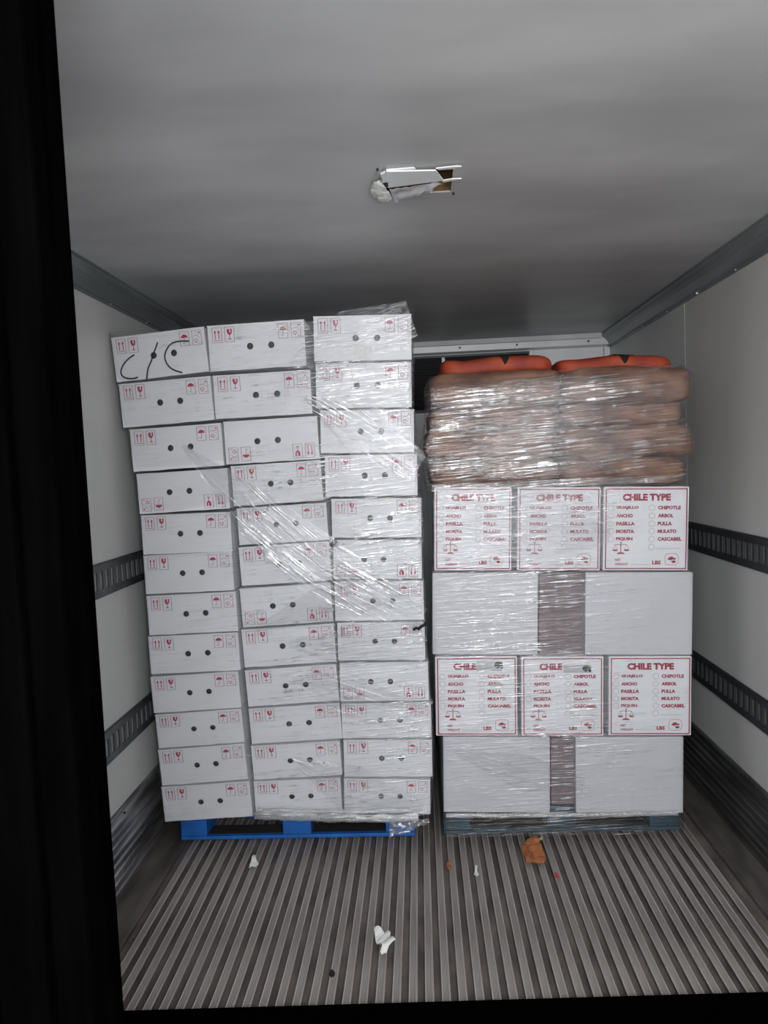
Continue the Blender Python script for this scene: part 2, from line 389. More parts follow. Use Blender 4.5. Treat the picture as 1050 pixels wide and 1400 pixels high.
# ------------------------------------------------------------------ pallets
def pallet(name, xa, xb, y, m, label):
    W = xb-xa; Dp = 1.2
    root = empty(name, ((xa+xb)/2, y, .0235)); tag(root, label, 'pallet')
    h = W/2
    def part(nm, *b):
        bm = bmesh.new(); box(bm, *b, bev=.003); return link_mesh(nm, bm, m, root)
    for x0, x1 in ((-h, -h+.11), (-.06, .06), (h-.11, h)):
        part('bottom_board', x0, x1, .105, Dp-.105, 0, .016)
    part('bottom_board', -h, h, 0, .024, 0, .016)
    o = part('shade_board', -h+.116, h-.126, .0245, .104, 0, .015); o.data.materials[0] = M['under_shade']; o['label'] = 'near-black inner board painted as shade'  # added board, near black to paint the shade under the pallet
    part('bottom_board', -h, h, Dp-.10, Dp, 0, .016)
    for (x0, x1) in ((-h, -h+.115), (-.062, .062), (h-.125, h)):
        for y0 in (0, Dp/2-.06, Dp-.12): part('block', x0, x1, y0+.002, y0+.118, .0165, .086)
        part('stringer_board', x0, x1, 0, Dp, .0865, .098)
    for i in range(7):
        y0 = i*(Dp-.10)/6; part('deck_board', -h, h, y0, y0+.10, .0985, .112)
    return root
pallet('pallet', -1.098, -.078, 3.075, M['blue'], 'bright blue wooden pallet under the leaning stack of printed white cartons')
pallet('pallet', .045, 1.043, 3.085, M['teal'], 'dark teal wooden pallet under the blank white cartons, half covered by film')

# ------------------------------------------------------------------ printed symbols (local: x from carton left, z from bottom)
BW, BH, BD = .385, .168, 1.0
def new(): return bmesh.new()
def sym_frame(bm, cx, cz, mi=0): 
    a, b = .0185, .0270
    stroke(bm, [(cx-a, cz-b), (cx+a, cz-b), (cx+a, cz+b), (cx-a, cz+b)], .0017, closed=True, mi=mi)
def make_symbols():
    S = []
    cz = 0
    bm = new(); sym_frame(bm, 0, 0, 1)
    for dx in (-.0075, .0075):
        flat_poly(bm, [(dx-.0015, -.015), (dx+.0015, -.015), (dx+.0015, .010), (dx-.0015, .010)])
        flat_poly(bm, [(dx-.0048, .008), (dx+.0048, .008), (dx, .019)])
    flat_poly(bm, [(-.013, -.0205), (.013, -.0205), (.013, -.0185), (-.013, -.0185)])
    S.append(link_mesh('up_arrows_symbol', bm, [M['red'], M['frame']]))
    bm = new(); sym_frame(bm, 0, 0, 1)
    flat_poly(bm, [(-.0095, .020), (-.003, .020), (.001, .014), (-.002, .010), (.004, .004), (.0035, .010), (.0055, .014), (.002, .020), (.0095, .020), (.0100, .010), (.0075, .002), (.002, -.002), (-.002, -.002), (-.0075, .002), (-.0100, .010)])
    flat_poly(bm, [(-.0012, -.015), (.0012, -.015), (.0012, -.002), (-.0012, -.002)])
    flat_poly(bm, [(-.008, -.018), (.008, -.018), (.003, -.0145), (-.003, -.0145)])
    S.append(link_mesh('wine_glass_symbol', bm, [M['red'], M['frame']]))
    bm = new(); sym_frame(bm, 0, 0, 1)
    flat_poly(bm, [(-.0145, .002), (-.012, .009), (-.006, .0135), (0, .0155), (.006, .0135), (.012, .009), (.0145, .002), (.010, .0035), (.005, .002), (0, .0035), (-.005, .002), (-.010, .0035)])
    stroke(bm, [(0, .003), (0, -.014), (-.002, -.018), (-.006, -.0175), (-.007, -.014)], .0017)
    for i in range(4):
        xx = -.011+i*.0073; flat_poly(bm, [(xx-.0005, .019), (xx+.0005, .019), (xx+.0005, .0235), (xx-.0005, .0235)], mi=1)
    S.append(link_mesh('umbrella_symbol', bm, [M['red'], M['frame']]))
    bm = new(); sym_frame(bm, 0, 0, 1)
    stroke(bm, [(-.010, -.016), (-.011, -.008), (-.004, -.005), (.003, -.009), (.004, -.014)], .0022)
    flat_poly(bm, [(-.008, -.016), (-.001, -.012), (-.001, -.020)])
    stroke(bm, [(-.013, .004), (-.006, .010), (.002, .007), (.010, .015)], .0016)
    flat_poly(bm, [(.006, .021), (.014, .021), (.014, .013)])
    stroke(bm, [(-.012, .018), (-.003, .021), (.004, .018)], .0010, mi=1)
    stroke(bm, [(.002, -.001), (.010, .003), (.013, -.004)], .0010, mi=1)
    flat_poly(bm, [(.005, -.0215), (.015, -.0215), (.015, -.0200), (.005, -.0200)])
    S.append(link_mesh('crossed_arrows_symbol', bm, [M['red'], M['frame']]))
    return S
SYM = make_symbols(); SYMX = [.038, .088, .300, .351]
HOLES = (.166, .250); HR = .0125
def carton_body(seed, holes=True, inv=False):
    """telescoping carton: lid overlaps the tray; front wall has punched round holes"""
    rnd = random.Random(seed); bm = bmesh.new()
    x0, x1, z0, z1 = .0015, BW-.0015, .0012, BH-.0012
    hz = BH*.5; r = HR
    hs = [(h if not inv else BW-h) for h in HOLES]
    # front face as an annulus plus surroundings
    outer = []
    nx, nz = 10, 5
    for i in range(nx): outer.append((x0+(x1-x0)*i/nx, z0))
    for i in range(nz): outer.append((x1, z0+(z1-z0)*i/nz))
    for i in range(nx): outer.append((x1-(x1-x0)*i/nx, z1))
    for i in range(nz): outer.append((x0, z1-(z1-z0)*i/nz))
    jig = [rnd.uniform(-.0012, .0012) for _ in outer]
    ov = [bm.verts.new((p[0], 0, p[1]+(jig[i] if 0 < i % nx else 0))) for i, p in enumerate(outer)]
    es = [bm.edges.new((ov[i], ov[(i+1) % len(ov)])) for i in range(len(ov))]
    for h in hs:
        hv = [bm.verts.new((px, 0, pz)) for px, pz in circle_pts(h, hz, r, 16)]
        es += [bm.edges.new((hv[i], hv[(i+1) % 16])) for i in range(16)]
        bk = [bm.verts.new((v.co.x, .006, v.co.z)) for v in hv]
        for i in range(16):
            f = bm.faces.new((hv[i], hv[(i+1) % 16], bk[(i+1) % 16], bk[i])); f.material_index = 1
    bmesh.ops.triangle_fill(bm, use_beauty=True, edges=es)
    # sides and back
    bv = [bm.verts.new((v.co.x, BD, v.co.z)) for v in ov]
    n = len(ov)
    for i in range(n): bm.faces.new((ov[i], bv[i], bv[(i+1) % n], ov[(i+1) % n]))
    bm.faces.new(bv)
    bmesh.ops.recalc_face_normals(bm, faces=bm.faces)
    me = D.meshes.new('carton_body'); bm.to_mesh(me); bm.free()
    me.materials.append(M['carton']); me.materials.append(M['edge'])
    return me
BODIES = [carton_body(s) for s in range(4)]; BODYI = [carton_body(s+9, inv=True) for s in range(2)]
bm = new()
cv = [bm.verts.new((px, .0062, pz)) for px, pz in circle_pts(0, 0, HR+.003, 14)]
cb = [bm.verts.new((px, .030, pz)) for px, pz in circle_pts(0, 0, HR+.003, 14)]
for i in range(14): bm.faces.new((cv[i], cv[(i+1) % 14], cb[(i+1) % 14], cb[i]))
bm.faces.new(cb)
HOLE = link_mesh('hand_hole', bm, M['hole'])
bm = new(); box(bm, 0, BW, -.0016, .05, BH*.965, BH-.0008, bev=.0006)
LIP = link_mesh('lid_edge', bm, M['carton'])
for o in SYM+[HOLE, LIP]: COL.objects.unlink(o)

L1 = [[(150,461),(279,446),(160,524),(287,508)],[(160,525),(287,513),(169,585.5),(295,574.5)],[(175,587),(301,577.6),(183,646),(309,637)],[(184,648),(310,639),(192,703.5),(316.5,696)],[(191,704.5),(315,698.7),(196,759),(319,755)],[(195,759.5),(317,752.5),(199,813),(322,808)],[(199,814.7),(322.5,807.5),(204,869),(327,864)],[(202,870),(327,863.5),(205.5,922.7),(329,917)],[(204.5,924.4),(326.5,917.5),(210,976.6),(330.5,967.4)],[(210.5,976.6),(330.5,968),(217,1024),(335.5,1015)],[(217.3,1025),(334,1015.7),(219,1075),(340.7,1066)],[(218.6,1076),(341,1067),(226,1124),(347,1116.5)]]
L2 = [[(280.5,446),(415,435),(288.5,508.4),(421,501)],[(288.5,513),(424,505),(295.5,574),(429,566)],[(303,577),(433,567),(310,635),(439,629)],[(313,637),(438,628),(320.5,693),(444,685)],[(322,695),(447,686),(327,746),(450,739)],[(327,747),(452,740),(328,803),(453,793)],[(327,805),(453,795),(331,858),(456,851)],[(329,860),(458,852),(333.7,914),(460,905)],[(333.5,916),(461,907),(339,967.4),(464,958)],[(339.4,968.5),(466,960),(343,1018),(468,1010)],[(343,1019.5),(467,1012),(345.5,1067),(467,1060)],[(346.5,1068.5),(467,1062),(348.5,1114),(468,1111)]]
L3 = [[(427,432),(562,428.6),(429,495),(564.7,492.6)],[(430,497),(563,494),(432,559),(564,557.5)],[(436.6,560.5),(566,558.8),(438,620.7),(568,619)],[(442,622),(571,620),(445,680),(572,678)],[(452,682),(576,679.5),(453.4,735.6),(578,736)],[(454,737.7),(577,737.4),(455.5,792.4),(578,791.8)],[(455,794.5),(579.8,793),(458.7,849.8),(580.6,848)],[(459.7,851),(581.8,849.4),(462,903.6),(582,903)],[(463,905.2),(586.5,904.4),(465,960),(587,957.6)],[(465.5,961.4),(590.6,959.4),(467.5,1010),(590.7,1008.5)],[(469,1011.5),(592,1010),(469.5,1062),(591.7,1063)],[(469.5,1064),(590.6,1064.8),(469.5,1112),(588,1114)]]
def yfront(z): return 3.045 - .085*max(0, (z-.6)/1.6)
INV = {(0, 3), (1, 2), (1, 6), (2, 5), (2, 8)}
ordw = ['top', 'second', 'third', 'fourth', 'fifth', 'sixth', 'seventh', 'eighth', 'ninth', 'tenth', 'eleventh', 'bottom']
colw = ['left', 'middle', 'right']
edgeL = []; edgeR = []
for c, LL in enumerate((L1, L2, L3)):
    for r_, q in enumerate(LL):
        zc = at(*q[0], 1, 3.0).z
        yf = yfront(zc) + random.uniform(0, .003) + (.004 if c == 1 else 0)
        P = [at(*p, 1, yf) for p in q]
        wd = ((P[1]-P[0]).length+(P[3]-P[2]).length)/2-.003; hd = ((P[2]-P[0]).length+(P[3]-P[1]).length)/2-.003
        ang = (math.atan2(P[1].z-P[0].z, P[1].x-P[0].x)+math.atan2(P[3].z-P[2].z, P[3].x-P[2].x))/2
        cen = sum(P, Vector())/4
        ux = Vector((math.cos(ang), 0, math.sin(ang))); uz = Vector((-math.sin(ang), 0, math.cos(ang)))
        org = cen-ux*wd/2-uz*hd/2
        root = empty('printed_carton', org, (0, -ang, 0)); root.scale = (wd/BW, 1, hd/BH)
        inv = (c, r_) in INV
        pos = ordw[r_] + (' of' if r_ in (0, 11) else ' from top in')
        lab = f"white two-hole carton, {pos} the left stack's {colw[c]} column" + (', symbols upside down' if inv else '')
        if (c, r_) == (0, 0): lab = "white carton with black handwriting, top of the left stack's left column"
        if (c, r_) == (2, 7): lab = "white carton with black scrap at its corner, eighth in left stack's right column"
        if (c, r_) == (2, 0): lab = "white carton with pale label, top of the left stack's right column"
        tag(root, lab, 'carton', 'printed white cartons of the left stack')
        me = BODYI[r_ % 2] if inv else BODIES[(r_*3+c) % 4]
        b = D.objects.new('carton_body', me); COL.objects.link(b); b.parent = root
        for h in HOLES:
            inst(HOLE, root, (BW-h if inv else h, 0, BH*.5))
        inst(LIP, root)
        for s_, sxx in zip(SYM, SYMX):
            dz = .035+random.uniform(-.001, .001)
            if inv: inst(s_, root, (BW-sxx, -.0004, dz+.002), (0, math.pi, 0))
            else: inst(s_, root, (sxx, -.0004, BH-dz-.002))
        if (c, r_) == (0, 0):
            A, B_, C_ = Vector((5, 160)), Vector((970, 60)), Vector((75, 620))
            U = B_-A; V = C_-A; det = U.x*V.y-U.y*V.x
            def loc(p):
                d = Vector(p)-A; u = (d.x*V.y-d.y*V.x)/det; v = (U.x*d.y-U.y*d.x)/det
                return (u*BW, (1-v)*BH)
            bm = new()
            for S_ in ([(258,338),(225,356),(190,383),(160,415),(138,448),(122,485),(118,515),(128,545),(150,566),(180,577),(220,582),(262,580),(300,568)],
                       [(497,215),(480,265),(462,310),(447,350),(437,400),(418,440),(402,480),(394,540),(390,600)],
                       [(822,208),(750,206),(690,212),(650,225),(618,250),(597,280),(583,310),(573,350),(576,385),(590,420),(612,455),(645,485),(690,508),(760,528)]):
                stroke(bm, [loc(p) for p in S_], .0058, y=-.0012)
            link_mesh('marker_writing', bm, M['marker'], root)
        if (c, r_) == (2, 0):
            bm = new(); box(bm, .155, .228, -.0028, -.0016, .010, .055); o = link_mesh('pale_label', bm, M['paper'], root); o['label'] = 'pale paper label'
        if (c, r_) == (1, 4):
            bm = new(); stroke(bm, [(.14, .168), (.13, .158), (.135, .150), (.12, .143), (.10, .140)], .003, y=-.001); link_mesh('marker_writing', bm, M['marker'], root)

# ------------------------------------------------------------------ blank and chili cartons of the right stack
def quad_box(name, tl, tr, bl, br, depth, yf, m, label, group, gap=.001):
    P = [at(*p, 1, yf) for p in (tl, tr, bl, br)]
    wd = ((P[1]-P[0]).length+(P[3]-P[2]).length)/2-gap; hd = ((P[2]-P[0]).length+(P[3]-P[1]).length)/2-gap
    ang = (math.atan2(P[1].z-P[0].z, P[1].x-P[0].x)+math.atan2(P[3].z-P[2].z, P[3].x-P[2].x))/2
    cen = sum(P, Vector())/4
    ux = Vector((math.cos(ang), 0, math.sin(ang))); uz = Vector((-math.sin(ang), 0, math.cos(ang)))
    root = empty(name, cen-ux*wd/2-uz*hd/2, (0, -ang, 0))
    tag(root, label, 'carton', group)
    bm = new(); box(bm, 0, wd, 0, depth, 0, hd-.002, bev=.0025)
    link_mesh('carton_body', bm, m, root)
    bm = new(); box(bm, .002, wd-.002, .002, depth-.002, hd-.0025, hd); link_mesh('top_flap', bm, m, root)
    return root, wd, hd
YR = 3.06
GA = 'blank white cartons of the right stack'
def bigbox(tl, tr, bl, br, lab, d=.45, y=YR, m=None):
    return quad_box('blank_carton', tl, tr, bl, br, d, y, m or M['carton2'], lab, GA)
bigbox((605,1007.5),(752,1008),(607,1110.5),(752,1111.5), 'blank white carton left of the dark gap, bottom row on the teal pallet')
bigbox((787,1008),(935,1007.5),(787,1111.5),(934,1111.5), 'blank white carton right of the dark gap, bottom row on the teal pallet')
bigbox((590,783),(735,783.5),(592,895),(736,895.5), 'blank white carton left of the dark gap, between the two chili carton rows')
bigbox((800,783),(947,782),(800,895.5),(947,895.5), 'blank white carton right of the dark gap, between the two chili carton rows')
bigbox((753.5,1008),(785,1008),(753.5,1110),(785,1110), 'brown-grey filler coloured as shade in the lower dark gap, bottom row', .40, YR+.05, M['gap_shade'])  # added fillers; their colour stands in for the dark of the gaps
bigbox((737,783),(798,783),(737,894),(798,894), 'brown-grey filler coloured as shade in the upper dark gap between blank cartons', .40, YR+.05, M['gap_shade'])

def chili_print(full):
    bm = new()
    def X(u): return (u-697)/318
    def Zf(v): return (350-v)/305
    Wd, Hd = .349, .343
    fx = lambda u: X(u)*Wd
    fz = lambda v: Zf(v)*Hd
    su = Wd/318
    stroke(bm, [(fx(707), fz(343)), (fx(1007), fz(343)), (fx(1007), fz(53)), (fx(707), fz(53))], .0045, closed=True)
    if full: text_into(bm, 'CHILE TYPE', fx(768), fx(947), fz(83), 27*su, .06)
    else: text_into(bm, 'CHILE', fx(768), fx(856), fz(83), 27*su, .06)
    rows = [121, 150, 179, 207, 235]
    for v, t, e in zip(rows, ('GUAJILLO', 'ANCHO', 'PASILLA', 'MORITA', 'PIQUIN'), (828, 807, 815, 813, 807)):
        text_into(bm, t, fx(745), fx(e), fz(v), 14*su, .055)
    for v, t, e in zip(rows, ('CHIPOTLE', 'ARBOL', 'PULLA', 'MULATO', 'CASCABEL'), (985, 958, 953, 970, 990)):
        text_into(bm, t, fx(900), fx(e), fz(v), 14*su, .055)
    for v in rows: stroke(bm, circle_pts(fx(725), fz(v), 11*su, 16), .0012, closed=True, mi=1)
    for v in rows+[264]: stroke(bm, circle_pts(fx(878), fz(v), 11*su, 16), .0012, closed=True, mi=1)
    stroke(bm, [(fx(893), fz(270)), (fx(984), fz(270))], .0012, mi=1)
    # balance scales
    cx, cv_ = 764, 270
    g = lambda a, b: (fx(cx+a), fz(cv_+b))
    stroke(bm, [g(0, -22), g(0, 14)], .003); stroke(bm, [g(-24, -13), g(-10, -16), g(0, -13), g(10, -16), g(24, -13)], .0022)
    flat_poly(bm, [g(-16, 20), g(16, 20), g(9, 14), g(-9, 14)]); flat_poly(bm, circle_pts(fx(cx), fz(cv_-22), 3*su, 8))
    for s in (-1, 1):
        stroke(bm, [g(s*22, -13), g(s*30, 3)], .001); stroke(bm, [g(s*22, -13), g(s*13, 3)], .001)
        flat_poly(bm, [g(s*32, 3), g(s*11, 3), g(s*15, 9), g(s*28, 9)])
    text_into(bm, 'NET', fx(742), fx(764), fz(311), 9*su, .03); text_into(bm, 'WEIGHT', fx(742), fx(792), fz(327), 9*su, .03)
    stroke(bm, [(fx(800), fz(328)), (fx(876), fz(328))], .0012, mi=1)
    text_into(bm, 'LBS', fx(882), fx(914), fz(321), 15*su, .05)
    # rounded badge with a chili pod
    a, b, c, d, k = 929, 979, 289, 330, 7
    stroke(bm, [(fx(p), fz(q)) for p, q in ((a+k, d-1), ((a+b)/2, d), (b-k, d-1), (b-1, d-k), (b, (c+d)/2), (b-1, c+k), (b-k, c), ((a+b)/2, c-1), (a+k, c), (a+1, c+k), (a, (c+d)/2), (a+1, d-k))], .0014, closed=True)
    flat_poly(bm, [(fx(p), fz(q)) for p, q in ((938, 309), (946, 301), (956, 299), (963, 304), (972, 305), (966, 311), (957, 310), (950, 313), (944, 311))])
    flat_poly(bm, [(fx(p), fz(q)) for p, q in ((952, 316), (962, 313), (971, 316), (968, 322), (958, 323))])
    o = link_mesh('chili_print', bm, [M['maroon'], M['frame']]); COL.objects.unlink(o)
    return o
PR_FULL = chili_print(True); PR_HALF = chili_print(False)
GC = 'printed chili cartons of the right stack'
chili = [
 ((593,666),(699.5,666),(594,780),(699.5,780), 1, 0, 'chili carton under the sacks, left, its title blurred by film'),
 ((707,666),(821,666),(707,780),(821,780), 1, 0, 'chili carton under the sacks, middle, faded beneath bright film'),
 ((824.5,665.5),(942,665),(824.5,780),(941,780), 1, 0, 'chili carton under the sacks, right, title fully readable'),
 ((594.5,898),(707,897),(596,1006),(708,1006), 0, 1, 'chili carton of the lower row, left, black blob sticker over its title'),
 ((712,898),(825.5,897.5),(713,1006),(825,1006), 0, 2, 'chili carton of the lower row, middle, black blob sticker over its title'),
 ((832,897.5),(947,897),(832,1005.5),(944,1005.5), 1, 0, 'chili carton of the lower row, right, whole title without sticker'),
]
for tl, tr, bl, br, full, st, lab in chili:
    root, wd, hd = quad_box('chili_carton', tl, tr, bl, br, .5, YR-.004, M['carton'], lab, GC)
    p = inst(PR_FULL if full else PR_HALF, root, (0, -.0004, 0)); p.scale = (wd/.349, 1, hd/.343)
    if st:
        s = empty('tape_sticker', (0, 0, 0)); D.objects.remove(s)
        k = wd/.349
        if st == 1: gx0, gx1, gz0, gz1, bx_, bz_ = .176, .285, .275, .318, .270, .302
        else: gx0, gx1, gz0, gz1, bx_, bz_ = .180, .298, .268, .300, .277, .286
        bm = new(); box(bm, gx0*k, gx1*k, -.0022, -.0006, gz0, gz1, bev=.0004)
        s = link_mesh('grey_sticker', bm, M['tapegrey'], root)
        bm = new()
        q = [(-.016, .002), (-.014, .010), (-.006, .014), (.004, .014), (.013, .011), (.017, .003), (.017, -.014), (.009, -.014), (.008, -.008), (.001, -.008), (0, -.013), (-.007, -.013), (-.008, -.006), (-.015, -.008)]
        flat_poly(bm, [(bx_*k+a*1.05, bz_+b) for a, b in q], y=-.0024)
        link_mesh('black_blob_mark', bm, M['sackprint'], s)

# ------------------------------------------------------------------ sacks
def sack_mesh(w, d, h, seed, ex=.38, amp=.012, seam=True):
    bm = new(); nu, nv = 48, 18
    grid = []
    def se(c, e): return math.copysign(abs(c)**e, c)
    for j in range(nv+1):
        v = -math.pi/2+math.pi*j/nv; row = []
        for i in range(nu):
            u = 2*math.pi*i/nu
            rr = abs(math.cos(v))**.24
            x = se(math.cos(u), ex)*rr*w/2; y = se(math.sin(u), ex)*rr*d/2
            z = se(math.sin(v), .62)*h/2
            q = Vector((x*5+seed*7, y*5, z*14))
            nn = noise.noise(q)*amp + noise.noise(q*2.7)*amp*.5
            L_ = Vector((x, y, z)); dr = L_.normalized()
            sc = 1-.05*(1-rr)
            p = Vector((x*sc, y*sc, z+.007*math.sin(x*13+seed*2.1)+.004*math.sin(x*31+seed)))+dr*nn
            row.append(bm.verts.new(p))
            if j in (0, nv): break
        grid.append(row)
    for j in range(nv):
        a, b = grid[j], grid[j+1]
        for i in range(nu):
            k = (i+1) % nu
            if len(a) == 1: bm.faces.new((a[0], b[k], b[i]))
            elif len(b) == 1: bm.faces.new((a[i], a[k], b[0]))
            else: bm.faces.new((a[i], a[k], b[k], b[i]))
    bmesh.ops.recalc_face_normals(bm, faces=bm.faces)
    return bm
layers = [(1.503, 1.612, 'bottom'), (1.612, 1.742, 'third'), (1.742, 1.835, 'second'), (1.835, 1.972, 'top')]
seamx = {0: .58, 1: .575, 2: .585, 3: .60}
for li, (za, zb, nm) in enumerate(layers):
    fat = .022 if li in (1, 3) else -.006
    for side in (0, 1):
        xa = (.048-fat*.6) if side == 0 else seamx[li]+.004
        xb = seamx[li]-.004 if side == 0 else 1.088+fat
        if li == 3 and side == 0: xa = .062
        dz = -.022*((xa+xb)/2-.57)
        wd = xb-xa; h = (zb-za)
        root = empty('kraft_sack', ((xa+xb)/2, 3.045-fat*.5+.28, za+dz), (0, .022, .0))
        lw = {'top': 'top layer, under the orange sacks', 'second': 'second layer down', 'third': 'third layer down', 'bottom': 'lowest layer, on the chili cartons'}[nm]
        tag(root, f"brown kraft sack behind film, {'left' if side == 0 else 'right'} half, {lw}", 'sack', 'brown kraft sacks on the right stack')
        b = link_mesh('sack_body', sack_mesh(wd+.012, .56, h*1.16, li*2+side, .20, .014), M['kraft'], root, True); b.location = (0, 0, h/2)
        bm = new()
        yy = -.24; n = 20
        for e in (-1,) if side == 0 else (1,):
            X0 = e*(wd/2-.012)
            for i in range(n):
                y0 = -.20+.4*i/n
                box(bm, X0-.004, X0+.010 if e > 0 else X0+.004, y0, y0+.4/n, h/2-.003+.003*math.sin(i), h/2+.003+.003*math.sin(i))
        link_mesh('stitched_end', bm, M['kraft'], root)
for (xa, xb, ya, lab, pr, zt) in ((.105, .575, 3.10, 'orange-red sack lying on top of the stack, left one, beside the vent', (.03, .07), 2.032),
                              (.588, 1.065, 3.10, 'orange-red sack lying on top of the stack, right one, nearer the wall', (.03, .08), 2.012)):
    root = empty('orange_sack', ((xa+xb)/2, ya+.26, zt-.055), (0, .025, 0)); tag(root, lab, 'sack', 'orange sacks on top of the right stack')
    wd = xb-xa
    b = link_mesh('sack_body', sack_mesh(wd, .52, .085, 21+xa, .22, .008), M['orange'], root, True); b.location = (0, 0, .028)
    # printed black patch draped on the surface
    from mathutils.bvhtree import BVHTree
    bmt = bmesh.new(); bmt.from_mesh(b.data); tree = BVHTree.FromBMesh(bmt); bmt.free()
    bm = new(); cx = pr[0]; ww = pr[1]; G = {}
    for i in range(9):
        for j in range(14):
            X_ = cx-ww/2+ww*i/8+.006*math.sin(j*1.3); ph = math.radians(2+(14*(1+math.sin(i*1.1)))+100*j/13)
            hit = tree.ray_cast(Vector((X_, -.17, 0)), Vector((0, -math.cos(ph), math.sin(ph))))
            if hit[0] is not None: G[i, j] = bm.verts.new(hit[0]+hit[1]*.003)
    for i in range(8):
        for j in range(13):
            k = [(i, j), (i+1, j), (i+1, j+1), (i, j+1)]
            if all(q in G for q in k): bm.faces.new([G[q] for q in k])
    pt = link_mesh('printed_patch', bm, M['sackprint'], root, True); pt.location = (0, 0, .028)

# ------------------------------------------------------------------ stretch film
def film(name, m, zs, prof, parent, amp=.0025, seed=0, nseg=(30, 90, 30)):
    """prof(z) -> xl, xr, yf, yb ; builds a U-shaped sheet round the stack, UV in metres"""
    bm = new(); uvl = bm.loops.layers.uv.new('UVMap'); rows = []
    R = .02
    for z in zs:
        xl, xr, yf, yb = prof(z)
        path = []
        for i in range(nseg[0]): path.append((xl, yb+(yf+R-yb)*i/nseg[0], -1, 0))
        for k in range(4):
            a = math.pi+math.pi/2*k/4; path.append((xl+R+R*math.cos(a), yf+R+R*math.sin(a), math.cos(a), math.sin(a)))
        for i in range(nseg[1]+1): path.append((xl+R+(xr-xl-2*R)*i/nseg[1], yf, 0, -1))
        for k in range(1, 5):
            a = -math.pi/2+math.pi/2*k/4; path.append((xr-R+R*math.cos(a), yf+R+R*math.sin(a), math.cos(a), math.sin(a)))
        for i in range(1, nseg[2]+1): path.append((xr, yf+R+(yb-yf-R)*i/nseg[2], 1, 0))
        row = []; u = 0; pv = None
        for (x, y, nx, ny) in path:
            if pv: u += math.hypot(x-pv[0], y-pv[1])
            pv = (x, y)
            q = Vector((u*3+seed, z*16, seed)); d = amp*(noise.noise(q)+.6*noise.noise(Vector((u*9, z*50, seed+4)))+.9)
            row.append((bm.verts.new((x+nx*d, y+ny*d, z)), u, z))
        # centre the U coordinate so the front face lies at the same place in every row
        rows.append(row)
    for a, b in zip(rows, rows[1:]):
        for i in range(len(a)-1):
            q = (a[i], a[i+1], b[i+1], b[i]); f = bm.faces.new([t[0] for t in q])
            for lp, t in zip(f.loops, q): lp[uvl].uv = (t[1], t[2])
    return link_mesh(name, bm, m, parent, True)
def lerp_rows(tab, z):
    tab = sorted(tab)
    if z <= tab[0][0]: return tab[0][1]
    for (a, b), (c, d) in zip(tab, tab[1:]):
        if z <= c: return b+(d-b)*(z-a)/(c-a)
    return tab[-1][1]
tl_ = []; trr = []
for q in L1:
    for p in (q[0], q[2]):
        P = at(*p, 1, 3.0); P = at(*p, 1, yfront(P.z)); tl_.append((P.z, P.x-.004))
for q in L3:
    for p in (q[1], q[3]):
        P = at(*p, 1, 3.0); P = at(*p, 1, yfront(P.z)); trr.append((P.z, P.x+.004))
def profL(z):
    return max(lerp_rows(tl_, z), XL+.005), lerp_rows(trr, z), yfront(z)-.006, yfront(z)+1.01
fl = empty('stretch_film', (0, 0, 0)); tag(fl, 'clear stretch film wrapped round the leaning stack of printed cartons', 'stretch film')
NZ = 110
film('film_sheet', M['film_left'], [.13+(2.20-.13)*i/NZ for i in range(NZ+1)], profL, fl, .002, 1)
# diagonal pulled bands across the front
def band(pts, widths, m, parent, yfun, seed=0, off=.012, name='film_band', nw=14):
    bm = new(); uvl = bm.loops.layers.uv.new('UVMap'); rows = []; u = 0
    P = [Vector((p[0], p[1])) for p in pts]; N_ = 60
    for i in range(N_+1):
        t = i/N_*(len(P)-1); k = min(int(t), len(P)-2); fr = t-k
        c = P[k].lerp(P[k+1], fr); wd = widths[k]+(widths[k+1]-widths[k])*fr
        d = (P[k+1]-P[k]).normalized(); nn = Vector((-d.y, d.x))
        if i: u += (c-pc).length
        pc = c; row = []
        for j in range(nw+1):
            s = j/nw-.5; q = c+nn*wd*s
            y = yfun(q.y)-off-.004*noise.noise(Vector((u*5, s*22, seed)))-.001
            row.append((bm.verts.new((q.x, y, q.y)), u, s*wd))
        rows.append(row)
    for a, b in zip(rows, rows[1:]):
        for i in range(nw):
            q = (a[i], b[i], b[i+1], a[i+1]); f = bm.faces.new([t[0] for t in q])
            for lp, t in zip(f.loops, q): lp[uvl].uv = (t[1]+seed, t[2]+seed)
    return link_mesh(name, bm, m, parent, True)
def w2d(px, py):
    P = at(px, py, 1, 3.02); return (P.x, P.z)
band([w2d(255, 610), w2d(350, 700), w2d(440, 775), w2d(575, 850)], [.015, .20, .26, .12], M['film_band'], fl, yfront, 1)
band([w2d(420, 545), w2d(500, 590), w2d(572, 640)], [.02, .22, .12], M['film_band'], fl, yfront, 2, .015)
band([w2d(400, 500), w2d(480, 470), w2d(563, 440)], [.03, .24, .14], M['film_band'], fl, yfront, 3, .014)
band([w2d(350, 860), w2d(470, 815), w2d(572, 795)], [.02, .20, .06], M['film_band'], fl, yfront, 4, .016)
band([w2d(400, 1040), w2d(480, 1080), w2d(575, 1115)], [.02, .22, .12], M['film_band'], fl, yfront, 5, .013)
band([w2d(395, 880), w2d(470, 885), w2d(578, 872)], [.02, .18, .14], M['film_band'], fl, yfront, 8, .014)  # this and the next band added to give the lower rows glare
band([w2d(400, 930), w2d(470, 950), w2d(575, 985)], [.02, .20, .12], M['film_band'], fl, yfront, 9, .015)
